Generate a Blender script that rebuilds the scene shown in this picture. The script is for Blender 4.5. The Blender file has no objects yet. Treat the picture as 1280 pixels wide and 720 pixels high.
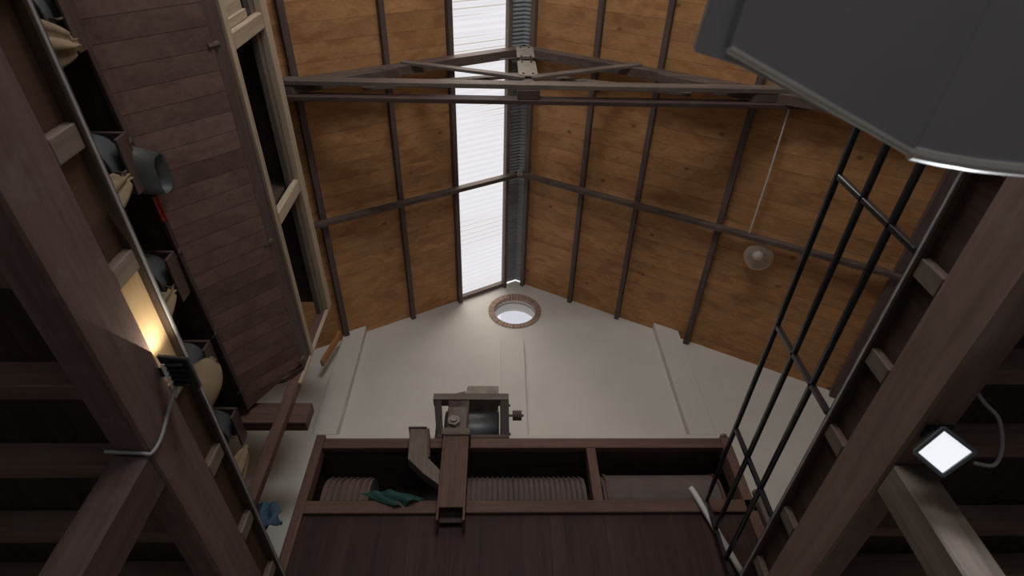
import bpy, bmesh, math, random
from mathutils import Vector, Matrix
random.seed(7)
S = bpy.context.scene
C = S.collection
PI = math.pi

# ------------------------------------------------------------------ camera
cam_d = bpy.data.cameras.new('camera')
cam = bpy.data.objects.new('camera', cam_d); C.objects.link(cam)
cam_d.lens = 20.2; cam_d.sensor_width = 36; cam_d.clip_start = .02
Rm = Matrix(((0.999521, -0.007394, -0.030043), (-0.024168, -0.792869, -0.608913), (-0.019318, 0.609347, -0.792668)))
cam.matrix_world = Rm.to_4x4()
cam_d.dof.use_dof = True; cam_d.dof.focus_distance = 5.5; cam_d.dof.aperture_fstop = 2.8
S.camera = cam

# ------------------------------------------------------------------ materials
def newmat(name):
    m = bpy.data.materials.new(name); m.use_nodes = True
    nt = m.node_tree; b = nt.nodes['Principled BSDF']
    return m, nt, b
def N(nt, t, **k):
    n = nt.nodes.new(t)
    for a, v in k.items(): setattr(n, a, v)
    return n
def ramp(nt, fac, stops):
    r = N(nt, 'ShaderNodeValToRGB'); e = r.color_ramp.elements
    e[0].position, e[0].color = stops[0][0], (*stops[0][1], 1)
    e[1].position, e[1].color = stops[-1][0], (*stops[-1][1], 1)
    for p, c in stops[1:-1]:
        q = e.new(p); q.color = (*c, 1)
    nt.links.new(fac, r.inputs[0]); return r
def math_(nt, op, a, b=None, c=None):
    n = N(nt, 'ShaderNodeMath', operation=op)
    for i, v in enumerate((a, b, c)):
        if v is None: continue
        if hasattr(v, 'links'): nt.links.new(v, n.inputs[i])
        else: n.inputs[i].default_value = v
    return n.outputs[0]
def mixc(nt, fac, a, b, mode='MIX'):
    n = N(nt, 'ShaderNodeMix', data_type='RGBA', blend_type=mode)
    for i, v in ((0, fac), (6, a), (7, b)):
        if hasattr(v, 'links'): nt.links.new(v, n.inputs[i])
        else: n.inputs[i].default_value = v if i == 0 else (*v, 1)
    return n.outputs[2]

def wood(name, dark, light, axis=0, scale=6., plank=None, plank_axis=None, rough=.65, seam=.5, knots=False, var=.35, worn=0, streak=None, spec=.3, stretch=.07):
    """procedural timber: grain runs along `axis`; optional boards laid side by side along plank_axis"""
    m, nt, b = newmat(name); L = nt.links.new
    tc = N(nt, 'ShaderNodeTexCoord'); P = tc.outputs['Object']
    sx = N(nt, 'ShaderNodeSeparateXYZ'); L(P, sx.inputs[0])
    mp = N(nt, 'ShaderNodeMapping'); L(P, mp.inputs[0])
    sc = [1., 1., 1.]; sc[axis] = stretch; mp.inputs['Scale'].default_value = sc
    vec = mp.outputs[0]
    if plank:
        q = math_(nt, 'DIVIDE', sx.outputs[plank_axis], plank)
        idx = math_(nt, 'FLOOR', q); fr = math_(nt, 'FRACT', q)
        wn = N(nt, 'ShaderNodeTexWhiteNoise', noise_dimensions='1D'); L(idx, wn.inputs['W'])
        off = N(nt, 'ShaderNodeVectorMath', operation='ADD'); L(vec, off.inputs[0])
        sc2 = N(nt, 'ShaderNodeVectorMath', operation='SCALE'); L(wn.outputs['Color'], sc2.inputs[0]); sc2.inputs['Scale'].default_value = 20
        L(sc2.outputs[0], off.inputs[1]); vec = off.outputs[0]
    n1 = N(nt, 'ShaderNodeTexNoise'); L(vec, n1.inputs[0]); n1.inputs['Scale'].default_value = scale; n1.inputs['Detail'].default_value = 5; n1.inputs['Roughness'].default_value = .62; n1.inputs['Distortion'].default_value = .6
    n2 = N(nt, 'ShaderNodeTexNoise'); L(vec, n2.inputs[0]); n2.inputs['Scale'].default_value = scale * 7; n2.inputs['Detail'].default_value = 3
    f = math_(nt, 'ADD', math_(nt, 'MULTIPLY', n1.outputs[0], .7), math_(nt, 'MULTIPLY', n2.outputs[0], .3))
    mid = [(a + c) / 2 for a, c in zip(dark, light)]
    r = ramp(nt, f, [(.32, dark), (.5, mid), (.68, light)])
    col = r.outputs[0]
    if streak:
        n4 = N(nt, 'ShaderNodeTexNoise'); L(vec, n4.inputs[0]); n4.inputs['Scale'].default_value = 5.5; n4.inputs['Detail'].default_value = 2
        col = mixc(nt, ramp(nt, n4.outputs[0], [(.56, (0, 0, 0)), (.66, (.7, .7, .7))]).outputs[0], col, streak)
    if plank:
        hsv = N(nt, 'ShaderNodeHueSaturation'); L(col, hsv.inputs['Color'])
        L(math_(nt, 'ADD', math_(nt, 'MULTIPLY', wn.outputs['Value'], var), 1 - var / 2), hsv.inputs['Value'])
        col = hsv.outputs[0]
        d = math_(nt, 'ABSOLUTE', math_(nt, 'SUBTRACT', fr, .5))
        sm = ramp(nt, d, [(.475, (1, 1, 1)), (.495, (1 - seam,) * 3)])
        col = mixc(nt, 1., col, sm.outputs[0], 'MULTIPLY')
    if knots:
        mk = N(nt, 'ShaderNodeMapping'); L(P, mk.inputs[0]); s3 = [3.6] * 3; s3[axis] = 2.2; mk.inputs['Scale'].default_value = s3
        vo = N(nt, 'ShaderNodeTexVoronoi'); L(mk.outputs[0], vo.inputs[0]); vo.inputs['Scale'].default_value = 1.
        kf = ramp(nt, vo.outputs['Distance'], [(.05, (.75,) * 3), (.11, (0, 0, 0))])
        col = mixc(nt, kf.outputs[0], col, [c * .35 for c in dark])
    if worn:
        n3 = N(nt, 'ShaderNodeTexNoise'); L(P, n3.inputs[0]); n3.inputs['Scale'].default_value = 5; n3.inputs['Detail'].default_value = 7; n3.inputs['Roughness'].default_value = .7
        wf = ramp(nt, n3.outputs[0], [(.52, (0, 0, 0)), (.75, (worn,) * 3)])
        col = mixc(nt, wf.outputs[0], col, (.33, .29, .26))
    L(col, b.inputs['Base Color'])
    b.inputs['Roughness'].default_value = rough; b.inputs['Specular IOR Level'].default_value = spec
    bp = N(nt, 'ShaderNodeBump'); bp.inputs['Strength'].default_value = .35; bp.inputs['Distance'].default_value = .004
    L(f, bp.inputs['Height']); L(bp.outputs[0], b.inputs['Normal'])
    return m

def plain(name, col, rough=.6, metal=0, mottled=.12, scale=8, spec=.4, bump=.1):
    m, nt, b = newmat(name); L = nt.links.new
    tc = N(nt, 'ShaderNodeTexCoord')
    n = N(nt, 'ShaderNodeTexNoise'); L(tc.outputs['Object'], n.inputs[0]); n.inputs['Scale'].default_value = scale; n.inputs['Detail'].default_value = 6
    r = ramp(nt, n.outputs[0], [(.3, [c * (1 - mottled) for c in col]), (.7, [min(1, c * (1 + mottled)) for c in col])])
    L(r.outputs[0], b.inputs['Base Color'])
    b.inputs['Roughness'].default_value = rough; b.inputs['Metallic'].default_value = metal; b.inputs['Specular IOR Level'].default_value = spec
    bp = N(nt, 'ShaderNodeBump'); bp.inputs['Strength'].default_value = bump; bp.inputs['Distance'].default_value = .01
    L(n.outputs[0], bp.inputs['Height']); L(bp.outputs[0], b.inputs['Normal'])
    return m

def emit(name, col, s):
    m, nt, b = newmat(name)
    b.inputs['Base Color'].default_value = (*col, 1); b.inputs['Emission Color'].default_value = (*col, 1); b.inputs['Emission Strength'].default_value = s
    return m

M = {}
DK, LT = (.050, .030, .027), (.125, .078, .066)
for i, a in enumerate('xyz'):
    M['timber_' + a] = wood('aged_hardwood_' + a, DK, LT, i, 7, worn=.12)
    M['dusty_' + a] = wood('dusty_timber_' + a, (.10, .075, .062), (.24, .185, .15), i, 7, worn=.3)
    M['red_' + a] = wood('reddish_timber_' + a, (.080, .042, .031), (.19, .105, .078), i, 7, worn=.1)
    M['pale_' + a] = wood('bare_pale_timber_' + a, (.33, .25, .17), (.62, .50, .36), i, 7)
M['purlin'] = wood('purlin_wood', (.085, .055, .050), (.19, .13, .115), 1, 7)
M['rafter'] = wood('rafter_wood', (.075, .050, .040), (.19, .135, .11), 0, 7)
M['pine'] = wood('pine_ceiling_boards', (.41, .185, .072), (.64, .34, .150), 0, 6.5, plank=.19, plank_axis=1, seam=.38, knots=True, var=.16, streak=(.37, .16, .066), rough=.55, stretch=.035)
M['hopper'] = wood('hopper_planks', (.15, .085, .072), (.28, .175, .145), 0, 5, plank=.135, plank_axis=1, seam=.75, var=.4, knots=False)
M['beam'] = wood('main_beam_wood', (.105, .065, .058), (.21, .142, .128), 1, 6, worn=.25, rough=.9, spec=.1)
M['black_wood'] = wood('blackened_wood', (.022, .016, .014), (.055, .04, .034), 2, 7)
M['rimboard'] = wood('blocking_board_wood', (.055, .030, .020), (.13, .072, .045), 1, 6)
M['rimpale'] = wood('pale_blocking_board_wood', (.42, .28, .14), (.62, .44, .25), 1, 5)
M['joist'] = wood('floor_joist_wood', (.11, .068, .055), (.24, .155, .125), 0, 6, worn=.25)
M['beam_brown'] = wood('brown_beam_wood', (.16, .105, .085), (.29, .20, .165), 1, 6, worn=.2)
M['floorboard'] = wood('floorboard_underside', (.030, .019, .014), (.075, .046, .032), 1, 6, plank=.14, plank_axis=0, seam=.7)
M['cabinet'] = wood('dark_cabinet_boards', (.026, .012, .010), (.062, .030, .025), 2, 6, plank=.12, plank_axis=0, seam=.35, var=.35)
M['inner'] = wood('dark_inner_boards', (.045, .028, .022), (.10, .065, .05), 2, 6, plank=.14, plank_axis=0, seam=.6)
M['innery'] = wood('dark_inner_boards_side', (.05, .026, .02), (.12, .06, .045), 2, 6, plank=.16, plank_axis=1, seam=.6)
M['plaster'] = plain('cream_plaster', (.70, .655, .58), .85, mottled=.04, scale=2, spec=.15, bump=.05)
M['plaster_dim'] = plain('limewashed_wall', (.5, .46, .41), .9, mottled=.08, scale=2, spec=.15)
M['black_metal'] = plain('black_painted_steel', (.03, .032, .04), .16, .3, .1, 10, spec=.7)
M['edge_metal'] = plain('galvanised_angle', (.46, .45, .46), .42, .35, .15, 12)
M['tin'] = plain('grey_tinplate', (.11, .115, .115), .6, .3, .2, 9)
M['duct'] = plain('grey_painted_sheet_metal', (.36, .36, .375), .45, .15, .05, 3, bump=.02)
M['rim'] = plain('lit_folded_edge', (.80, .77, .73), .38, .5, .06, 6, bump=.02)  # lamp light on the hood's edge, put into a much paler colour
M['drum'] = plain('black_drum_paint', (.035, .036, .04), .38, .2, .25, 5, spec=.6)
M['iron'] = plain('dull_iron', (.10, .075, .06), .55, .3, .25, 14)
M['sack'] = plain('calico_cloth', (.27, .20, .125), .95, mottled=.22, scale=6, spec=.05, bump=.4)
M['reelcloth'] = plain('dusty_reel_cloth', (.15, .12, .11), .95, mottled=.12, scale=5, spec=.05)
M['green'] = plain('green_cloth', (.035, .085, .075), .9, mottled=.3, scale=8, spec=.1)
M['blue'] = plain('blue_cloth', (.06, .10, .145), .85, mottled=.25, scale=8, spec=.1)
M['bluepaint'] = plain('blue_paint', (.06, .10, .16), .6, mottled=.2)
M['red'] = plain('red_plastic', (.42, .05, .045), .5)
M['white_pvc'] = plain('white_pipe', (.66, .64, .60), .5, mottled=.04)
M['cable'] = plain('grey_cable', (.30, .29, .285), .55, mottled=.05)
M['black'] = plain('black_lamp_housing', (.012, .012, .014), .35, mottled=.1, spec=.6)
M['gusset'] = plain('pale_gusset', (.30, .255, .205), .7, .1, .25, 12)
M['corr'] = plain('corrugated_grey_iron', (.36, .37, .37), .45, .3, .1, 4)
M['concrete'] = plain('floor_concrete', (.34, .32, .30), .85, mottled=.12, scale=1.5)
M['led'] = emit('led_face', (.93, .95, 1.), .86)
M['ledrim'] = plain('floodlight_frame', (.14, .16, .18), .4, .3)
M['lampbase'] = plain('white_ceramic', (.85, .82, .76), .4, mottled=.03)

# brick ring
def brick():
    m, nt, b = newmat('round_brick_surround'); L = nt.links.new
    tc = N(nt, 'ShaderNodeTexCoord'); sx = N(nt, 'ShaderNodeSeparateXYZ'); L(tc.outputs['Object'], sx.inputs[0])
    an = math_(nt, 'ARCTAN2', sx.outputs[2], sx.outputs[0])
    q = math_(nt, 'MULTIPLY', an, 44 / (2 * PI)); fr = math_(nt, 'FRACT', q); idx = math_(nt, 'FLOOR', q)
    wn = N(nt, 'ShaderNodeTexWhiteNoise', noise_dimensions='1D'); L(idx, wn.inputs['W'])
    col = mixc(nt, wn.outputs['Value'], (.27, .15, .10), (.40, .24, .17))
    d = math_(nt, 'ABSOLUTE', math_(nt, 'SUBTRACT', fr, .5))
    col = mixc(nt, ramp(nt, d, [(.36, (0, 0, 0)), (.42, (.8, .8, .8))]).outputs[0], col, (.46, .42, .36))
    L(col, b.inputs['Base Color']); b.inputs['Roughness'].default_value = .9
    return m
M['brick'] = brick()

# translucent corrugated roof-light sheet, dirt lines gathered in its valleys
def skysheet():
    m, nt, b = newmat('translucent_corrugated_sheet'); L = nt.links.new
    nt.nodes.remove(b); out = nt.nodes['Material Output']
    tc = N(nt, 'ShaderNodeTexCoord'); P = tc.outputs['Object']
    mp = N(nt, 'ShaderNodeMapping'); L(P, mp.inputs[0]); mp.inputs['Scale'].default_value = (.15, 1, .15)
    sx = N(nt, 'ShaderNodeSeparateXYZ'); L(P, sx.inputs[0])
    fr = math_(nt, 'FRACT', math_(nt, 'DIVIDE', sx.outputs[1], .076))
    valley = ramp(nt, math_(nt, 'ABSOLUTE', math_(nt, 'SUBTRACT', fr, .5)), [(.34, (0, 0, 0)), (.47, (1, 1, 1))])
    n = N(nt, 'ShaderNodeTexNoise'); L(mp.outputs[0], n.inputs[0]); n.inputs['Scale'].default_value = 1.7; n.inputs['Detail'].default_value = 1
    big = ramp(nt, n.outputs[0], [(.52, (0, 0, 0)), (.60, (.8, .8, .8))])
    f = mixc(nt, 1., valley.outputs[0], big.outputs[0], 'MULTIPLY')
    col = mixc(nt, f, (.80, .79, .80), (.40, .36, .27))
    t = N(nt, 'ShaderNodeBsdfTransparent'); L(col, t.inputs[0])
    tl = N(nt, 'ShaderNodeBsdfTranslucent'); L(col, tl.inputs[0])
    mx = N(nt, 'ShaderNodeMixShader'); mx.inputs[0].default_value = .12; L(t.outputs[0], mx.inputs[1]); L(tl.outputs[0], mx.inputs[2])
    L(mx.outputs[0], out.inputs[0])
    return m
M['sky'] = skysheet()
def glass(name, tint, rough=.02, refl=.12):
    m, nt, b = newmat(name); L = nt.links.new; nt.nodes.remove(b); out = nt.nodes['Material Output']
    t = N(nt, 'ShaderNodeBsdfTransparent'); t.inputs[0].default_value = (*tint, 1)
    g = N(nt, 'ShaderNodeBsdfGlossy'); g.inputs['Roughness'].default_value = rough
    mx = N(nt, 'ShaderNodeMixShader'); mx.inputs[0].default_value = .04; L(t.outputs[0], mx.inputs[1]); L(g.outputs[0], mx.inputs[2]); L(mx.outputs[0], out.inputs[0])
    return m
M['glass'] = glass('window_glass', (.85, .85, .88))
def globe_glass():
    m, nt, b = newmat('frosted_globe'); L = nt.links.new; nt.nodes.remove(b); out = nt.nodes['Material Output']
    t = N(nt, 'ShaderNodeBsdfTransparent'); t.inputs[0].default_value = (.86, .82, .76, 1)
    d = N(nt, 'ShaderNodeBsdfTranslucent'); d.inputs[0].default_value = (.8, .75, .66, 1)
    d2 = N(nt, 'ShaderNodeBsdfDiffuse'); d2.inputs[0].default_value = (.7, .64, .55, 1)
    a = N(nt, 'ShaderNodeMixShader'); a.inputs[0].default_value = .6; L(d.outputs[0], a.inputs[1]); L(d2.outputs[0], a.inputs[2])
    lw = N(nt, 'ShaderNodeLayerWeight'); lw.inputs[0].default_value = .3
    f = math_(nt, 'ADD', math_(nt, 'MULTIPLY', lw.outputs['Facing'], .8), .22)
    mx = N(nt, 'ShaderNodeMixShader'); L(f, mx.inputs[0]); L(t.outputs[0], mx.inputs[1]); L(a.outputs[0], mx.inputs[2]); L(mx.outputs[0], out.inputs[0])
    return m
M['globe'] = globe_glass()

# ------------------------------------------------------------------ mesh helpers (world coordinates in, object-local out)
def box(bm, x0, x1, y0, y1, z0, z1):
    v = [bm.verts.new(p) for p in ((x0, y0, z0), (x1, y0, z0), (x1, y1, z0), (x0, y1, z0), (x0, y0, z1), (x1, y0, z1), (x1, y1, z1), (x0, y1, z1))]
    for f in ((3, 2, 1, 0), (4, 5, 6, 7), (0, 1, 5, 4), (1, 2, 6, 5), (2, 3, 7, 6), (3, 0, 4, 7)): bm.faces.new([v[i] for i in f])
def bar(bm, p, q, w, h, up=(0, 0, 1)):
    """rectangular bar from p to q: w across, h along up"""
    p, q = Vector(p), Vector(q); d = (q - p).normalized(); s = d.cross(Vector(up)).normalized(); u = s.cross(d).normalized()
    vs = [bm.verts.new(c + s * (a * w / 2) + u * (b * h / 2)) for c in (p, q) for a, b in ((-1, -1), (1, -1), (1, 1), (-1, 1))]
    for f in ((0, 1, 2, 3), (7, 6, 5, 4), (0, 4, 5, 1), (1, 5, 6, 2), (2, 6, 7, 3), (3, 7, 4, 0)): bm.faces.new([vs[i] for i in f])
def prism(bm, pts, vec):
    """polygon pts swept by vec"""
    a = [bm.verts.new(p) for p in pts]; vec = Vector(vec); b = [bm.verts.new(Vector(p) + vec) for p in pts]; n = len(pts)
    bm.faces.new(a[::-1]); bm.faces.new(b)
    for i in range(n): bm.faces.new((a[i], a[(i + 1) % n], b[(i + 1) % n], b[i]))
def tube(bm, pts, r, n=12, caps=True):
    pts = [Vector(p) for p in pts]; rs = r if isinstance(r, (list, tuple)) else [r] * len(pts)
    rings = []; ref = None
    for i, p in enumerate(pts):
        d = (pts[min(i + 1, len(pts) - 1)] - pts[max(i - 1, 0)]).normalized()
        if ref is None: ref = d.orthogonal().normalized()
        ref = (ref - d * ref.dot(d)).normalized(); s = d.cross(ref)
        rings.append([bm.verts.new(p + (ref * math.cos(2 * PI * k / n) + s * math.sin(2 * PI * k / n)) * rs[i]) for k in range(n)])
    for a, b in zip(rings, rings[1:]):
        for k in range(n): bm.faces.new((a[k], a[(k + 1) % n], b[(k + 1) % n], b[k]))
    if caps: bm.faces.new(rings[0][::-1]); bm.faces.new(rings[-1])
def smooth_path(ctrl, k=8):
    c = [Vector(p) for p in ctrl]; c = [c[0]] + c + [c[-1]]; out = []
    for i in range(1, len(c) - 2):
        for j in range(k):
            t = j / k; a, b, d, e = c[i - 1], c[i], c[i + 1], c[i + 2]
            out.append(.5 * ((2 * b) + (d - a) * t + (2 * a - 5 * b + 4 * d - e) * t * t + (3 * b - a - 3 * d + e) * t ** 3))
    out.append(c[-2]); return out
def obj(name, bm, mat, parent=None, bevel=0, smooth=False, segs=1, **tags):
    bmesh.ops.recalc_face_normals(bm, faces=bm.faces)
    base = Vector((0, 0, 0))
    q = parent
    while q is not None: base += q.location; q = q.parent
    if parent is None:
        xs = [v.co for v in bm.verts]
        lo = Vector([min(c[i] for c in xs) for i in range(3)]); hi = Vector([max(c[i] for c in xs) for i in range(3)])
        base = Vector(((lo.x + hi.x) / 2, (lo.y + hi.y) / 2, lo.z)) if tags.pop('center', True) else Vector((0, 0, 0))
    bmesh.ops.translate(bm, verts=bm.verts, vec=-base)
    me = bpy.data.meshes.new(name); bm.to_mesh(me); bm.free()
    o = bpy.data.objects.new(name, me); C.objects.link(o); me.materials.append(mat)
    if parent is None: o.location = base
    else: o.parent = parent
    if smooth:
        for p in me.polygons: p.use_smooth = True
    if bevel:
        b = o.modifiers.new('bevel', 'BEVEL'); b.width = bevel; b.segments = segs; b.limit_method = 'ANGLE'; b.angle_limit = .6
    for k, v in tags.items(): o[k] = v
    return o
def part(name, parent, mat, fn, bevel=0, **k):
    bm = bmesh.new(); fn(bm); return obj(name, bm, mat, parent, bevel, **k)
def thing(name, loc, label, category, group=None):
    o = bpy.data.objects.new(name, None); C.objects.link(o); o.location = loc; o.empty_display_size = .1
    o['label'] = label; o['category'] = category
    if group: o['group'] = group
    return o
def solo(name, mat, fn, label, category, group=None, bevel=0, **k):
    bm = bmesh.new(); fn(bm); o = obj(name, bm, mat, None, bevel, **k)
    o['label'] = label; o['category'] = category
    if group: o['group'] = group
    return o
def struct(name, mat, fn, bevel=0, **k):
    bm = bmesh.new(); fn(bm); o = obj(name, bm, mat, None, bevel, **k); o['kind'] = 'structure'; return o

# ------------------------------------------------------------------ key dimensions (metres, camera eye at the origin)
RX, RZ, PT = .33, 7.35, .577           # ridge position and roof slope
def zr(x): return RZ - PT * abs(x - RX)
GY = 5.5                               # gable wall plane (recessed panels)
WL, WR, WB = -4.7, 5.4, -4.0
FZ, JZ, BZ = 2.08, 1.89, 1.60          # loft floor, joist underside, beam underside
LX, RXE = -1.52, 1.87                  # the two edges of the void
GF = -1.6

# ------------------------------------------------------------------ shell
struct('floor', M['concrete'], lambda b: box(b, WL - .2, WR + .2, WB - .2, GY + .2, GF - .1, GF))
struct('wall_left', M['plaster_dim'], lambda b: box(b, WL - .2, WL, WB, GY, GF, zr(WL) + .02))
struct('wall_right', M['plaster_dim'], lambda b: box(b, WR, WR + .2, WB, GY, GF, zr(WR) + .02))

def gable(bm, y, t, hole=None, n=48):
    outer = [(WL - .2, GF), (WR + .2, GF), (WR + .2, zr(WR + .2)), (RX, RZ), (WL - .2, zr(WL - .2))]
    ov = [bm.verts.new((x, y, z)) for x, z in outer]
    es = [bm.edges.new((ov[i], ov[(i + 1) % 5])) for i in range(5)]
    if hole:
        cx, cz, r = hole
        iv = [bm.verts.new((cx + r * math.cos(2 * PI * k / n), y, cz + r * math.sin(2 * PI * k / n))) for k in range(n)]
        es += [bm.edges.new((iv[k], iv[(k + 1) % n])) for k in range(n)]
    r_ = bmesh.ops.triangle_fill(bm, use_beauty=True, use_dissolve=False, edges=es)
    fs = [g for g in r_['geom'] if isinstance(g, bmesh.types.BMFace)]
    ex = bmesh.ops.extrude_face_region(bm, geom=fs)
    bmesh.ops.translate(bm, vec=(0, t, 0), verts=[g for g in ex['geom'] if isinstance(g, bmesh.types.BMVert)])
OC = (.303, 6.60)
def gable_far(bm):
    gable(bm, GY, .28, (OC[0], OC[1], .335))
struct('wall_far', M['plaster'], gable_far)
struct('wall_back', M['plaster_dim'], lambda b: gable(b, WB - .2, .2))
# raised plaster work on the gable
def pil(x0, x1, zb=4.231):
    def f(b):
        prism(b, [(x0, GY - .12, zb), (x1, GY - .12, zb), (x1, GY - .12, zr(x1) - .003), (x0, GY - .12, zr(x0) - .003)], (0, .119, 0))
    return f
struct('trim_1', M['plaster'], pil(-2.077, -1.80), .006)
struct('trim_2', M['plaster'], pil(2.29, 2.60), .006)
struct('trim_3', M['plaster'], lambda b: box(b, .085, .405, GY - .06, GY - .001, 4.231, 5.92), .006)
struct('trim_4', M['plaster'], lambda b: box(b, WL + .02, WR - .02, GY - .12, GY - .001, FZ, 4.23), .006)
# brick ring and round window
def ring(bm, cx, y0, y1, cz, r0, r1, n=48):
    R_ = []
    for k in range(n):
        c, s = math.cos(2 * PI * k / n), math.sin(2 * PI * k / n)
        R_.append([bm.verts.new((cx + r * c, y, cz + r * s)) for r, y in ((r0, y0), (r1, y0), (r1, y1), (r0, y1))])
    for k in range(n):
        a, b = R_[k], R_[(k + 1) % n]
        for j in range(4): bm.faces.new((a[j], a[(j + 1) % 4], b[(j + 1) % 4], b[j]))
def brick_ring():
    bm = bmesh.new(); ring(bm, 0, -.012, .05, 0, .31, .395)
    me = bpy.data.meshes.new('trim_5'); bmesh.ops.recalc_face_normals(bm, faces=bm.faces); bm.to_mesh(me); bm.free()
    o = bpy.data.objects.new('trim_5', me); C.objects.link(o); me.materials.append(M['brick']); o.location = (OC[0], GY, OC[1]); o['kind'] = 'structure'
brick_ring()
w = struct('window_1', M['white_pvc'], lambda b: ring(b, OC[0], GY + .12, GY + .15, OC[1], .318, .334))
bm = bmesh.new(); ring(bm, OC[0], GY + .13, GY + .135, OC[1], .001, .319); obj('window_pane', bm, M['glass'], w)

# roof lining: pine boards left and right, metal ridge strips, translucent roof light
def slab(x0, x1, t=.03, y0=WB - .2, y1=GY):
    def f(b): prism(b, [(x0, y0, zr(x0)), (x1, y0, zr(x1)), (x1, y0, zr(x1) + t), (x0, y0, zr(x0) + t)], (0, y1 - y0, 0))
    return f
SK0, SK1 = -.52, .10
struct('ceiling', M['pine'], slab(WL - .2, SK0))
struct('ceiling', M['pine'], slab(.47, WR + .2))
def corr(x0, x1, y0, y1, dz, amp=.009, pitch=.076):
    def f(b):
        n = int((y1 - y0) / pitch * 8); prev = None
        for i in range(n + 1):
            y = y0 + (y1 - y0) * i / n; a = amp * math.sin(2 * PI * y / pitch)
            cur = [b.verts.new((x, y, zr(x) + dz + a)) for x in (x0, x1)]
            if prev: b.faces.new((prev[0], prev[1], cur[1], cur[0]))
            prev = cur
    return f
o = struct('window_2', M['sky'], corr(SK0 - .05, SK1 + .06, WB, GY - .005, .05), center=False)
o = struct('trim_6', M['corr'], corr(SK1 + .055, RX + .01, WB, GY - .005, .035, .006, .045))
o = struct('trim_7', M['corr'], corr(RX - .01, .50, WB, GY - .005, .035, .006, .045))
struct('trim_8', M['dusty_x'], lambda b: bar(b, (SK0, GY - .035, zr(SK0) - .0), (SK1 + .03, GY - .035, zr(SK1 + .03)), .06, .07))

# purlins along the building
def purlin(x, w=.06, h=.08, label='', mat='purlin'):
    s = 1 if x > RX else -1
    n = Vector((s * PT, 0, 1)).normalized()
    p = Vector((x, 0, zr(x))) - n * (h / 2 + .002)
    return solo('roof_purlin', M[mat], lambda b: bar(b, (p.x, WB, p.z), (p.x, GY - .122 if (-2.2 < x < -1.7 or 2.2 < x < 2.7) else GY - .002, p.z), w, h, n), label, 'roof purlin', 'roof purlins under the pine boards', bevel=.004)
purlin(-.545, .06, .08, 'dark purlin along the left edge of the bright roof light')
purlin(-1.21, .06, .08, 'dark purlin on the left roof slope, first one left of the roof light')
purlin(-2.06, .07, .09, 'dark purlin on the left roof slope, second from the bright roof light')
purlin(.125, .055, .08, 'narrow brown purlin between the bright roof light and the grey ridge sheet', 'dusty_y')
purlin(.46, .055, .08, 'narrow brown purlin along the right edge of the grey ridge sheet', 'dusty_y')
purlin(1.17, .06, .08, 'dark purlin on the right roof slope, first one right of the ridge sheet')
purlin(1.83, .06, .08, 'dark purlin on the right roof slope, second one right of the ridge sheet')
purlin(2.73, .07, .09, 'dark purlin on the right roof slope beside the hanging glass globe lamp')
purlin(4.40, .10, .12, 'heavy dark purlin low on the right roof slope, just above the right loft edge')

# common rafters crossing beneath the purlins
def rafter(y, side, label, w=.055, h=.09):
    xe = WL if side < 0 else WR
    n = Vector((side * PT, 0, 1)).normalized(); d = .082 + h / 2
    a = Vector((RX + side * .01, y, RZ)) - n * d; e = Vector((xe, y, zr(xe))) - n * d
    return solo('roof_rafter', M['rafter'], lambda b: bar(b, a, e, w, h, n), label, 'rafter', 'rafters near the gable', bevel=.004)
rafter(3.56, -1, 'slim brown rafter on the left slope crossing the bright roof light')
rafter(3.56, 1, 'slim brown rafter on the right slope, passing above the glass globe lamp')
solo('ridge_bracket', M['gusset'], lambda b: (box(b, RX - .035, RX + .035, 3.515, 3.5335, 7.08, 7.24), tube(b, [(RX, 3.52, 7.10), (RX, 3.50, 7.10)], .012)),
     'small pale steel bracket joining the two slim rafters at the ridge', 'bracket', bevel=.002)

# ------------------------------------------------------------------ roof truss
TY = 1.94
t = thing('roof_truss', (RX, TY, 5.7), 'dark timber roof truss spanning the hall, with pale plates at its king post', 'roof truss')
for s in (-1, 1):
    n = Vector((s * PT, 0, 1)).normalized(); d = .085 + .055; xe = -3.6 if s < 0 else 4.2
    a = Vector((RX + s * .02, TY, RZ)) - n * d; e = Vector((xe, TY, zr(xe))) - n * d
    part('principal_rafter', t, M['rafter'], lambda b: bar(b, a, e, .10, .13, n), .004)
for yy, zz in ((TY - .07, 5.74), (TY + .07, 5.70)):
    part('bottom_chord', t, M['dusty_x'] if yy < TY else M['timber_x'], lambda b: bar(b, (-3.05, yy, zz), (3.7, yy, zz), .045, .13), .004)
part('chord_packer', t, M['timber_x'], lambda b: box(b, RX - .12, RX + .10, TY - .046, TY + .046, 5.65, 5.79), .004)
part('king_post', t, M['dusty_z'], lambda b: box(b, RX - .055, RX + .055, TY - .045, TY + .045, 5.79, 7.16), .004)
for z0, z1 in ((6.63, 7.12), (6.02, 6.55)):
    def f(b):
        pts = [(RX - .10, z0 + .05), (RX - .05, z0), (RX + .05, z0), (RX + .10, z0 + .05), (RX + .10, z1 - .04), (RX + .06, z1), (RX - .06, z1), (RX - .10, z1 - .04)]
        prism(b, [(x, TY - .075, z) for x, z in pts], (0, .012, 0))
    gp = part('gusset_plate', t, M['gusset'], f, label='pale speckled plate bolted over the king post')
    for dx in (-.05, .05):
        for zz in (z0 + .06, z1 - .07): part('bolt', gp, M['iron'], lambda b: tube(b, [(RX + dx, TY - .075, zz), (RX + dx, TY - .087, zz)], .011, 8))
part('strut', t, M['dusty_x'], lambda b: bar(b, (RX - .03, TY - .055, 6.02), (-1.02, TY - .055, 6.47), .03, .085), .003)
part('strut', t, M['dusty_x'], lambda b: bar(b, (RX + .03, TY - .055, 6.02), (1.60, TY - .055, 6.55), .03, .085), .003)
part('collar_tie', t, M['dusty_x'], lambda b: bar(b, (RX - .05, TY + .03, 6.38), (-1.35, TY + .03, 5.86), .035, .08), .003)
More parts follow.
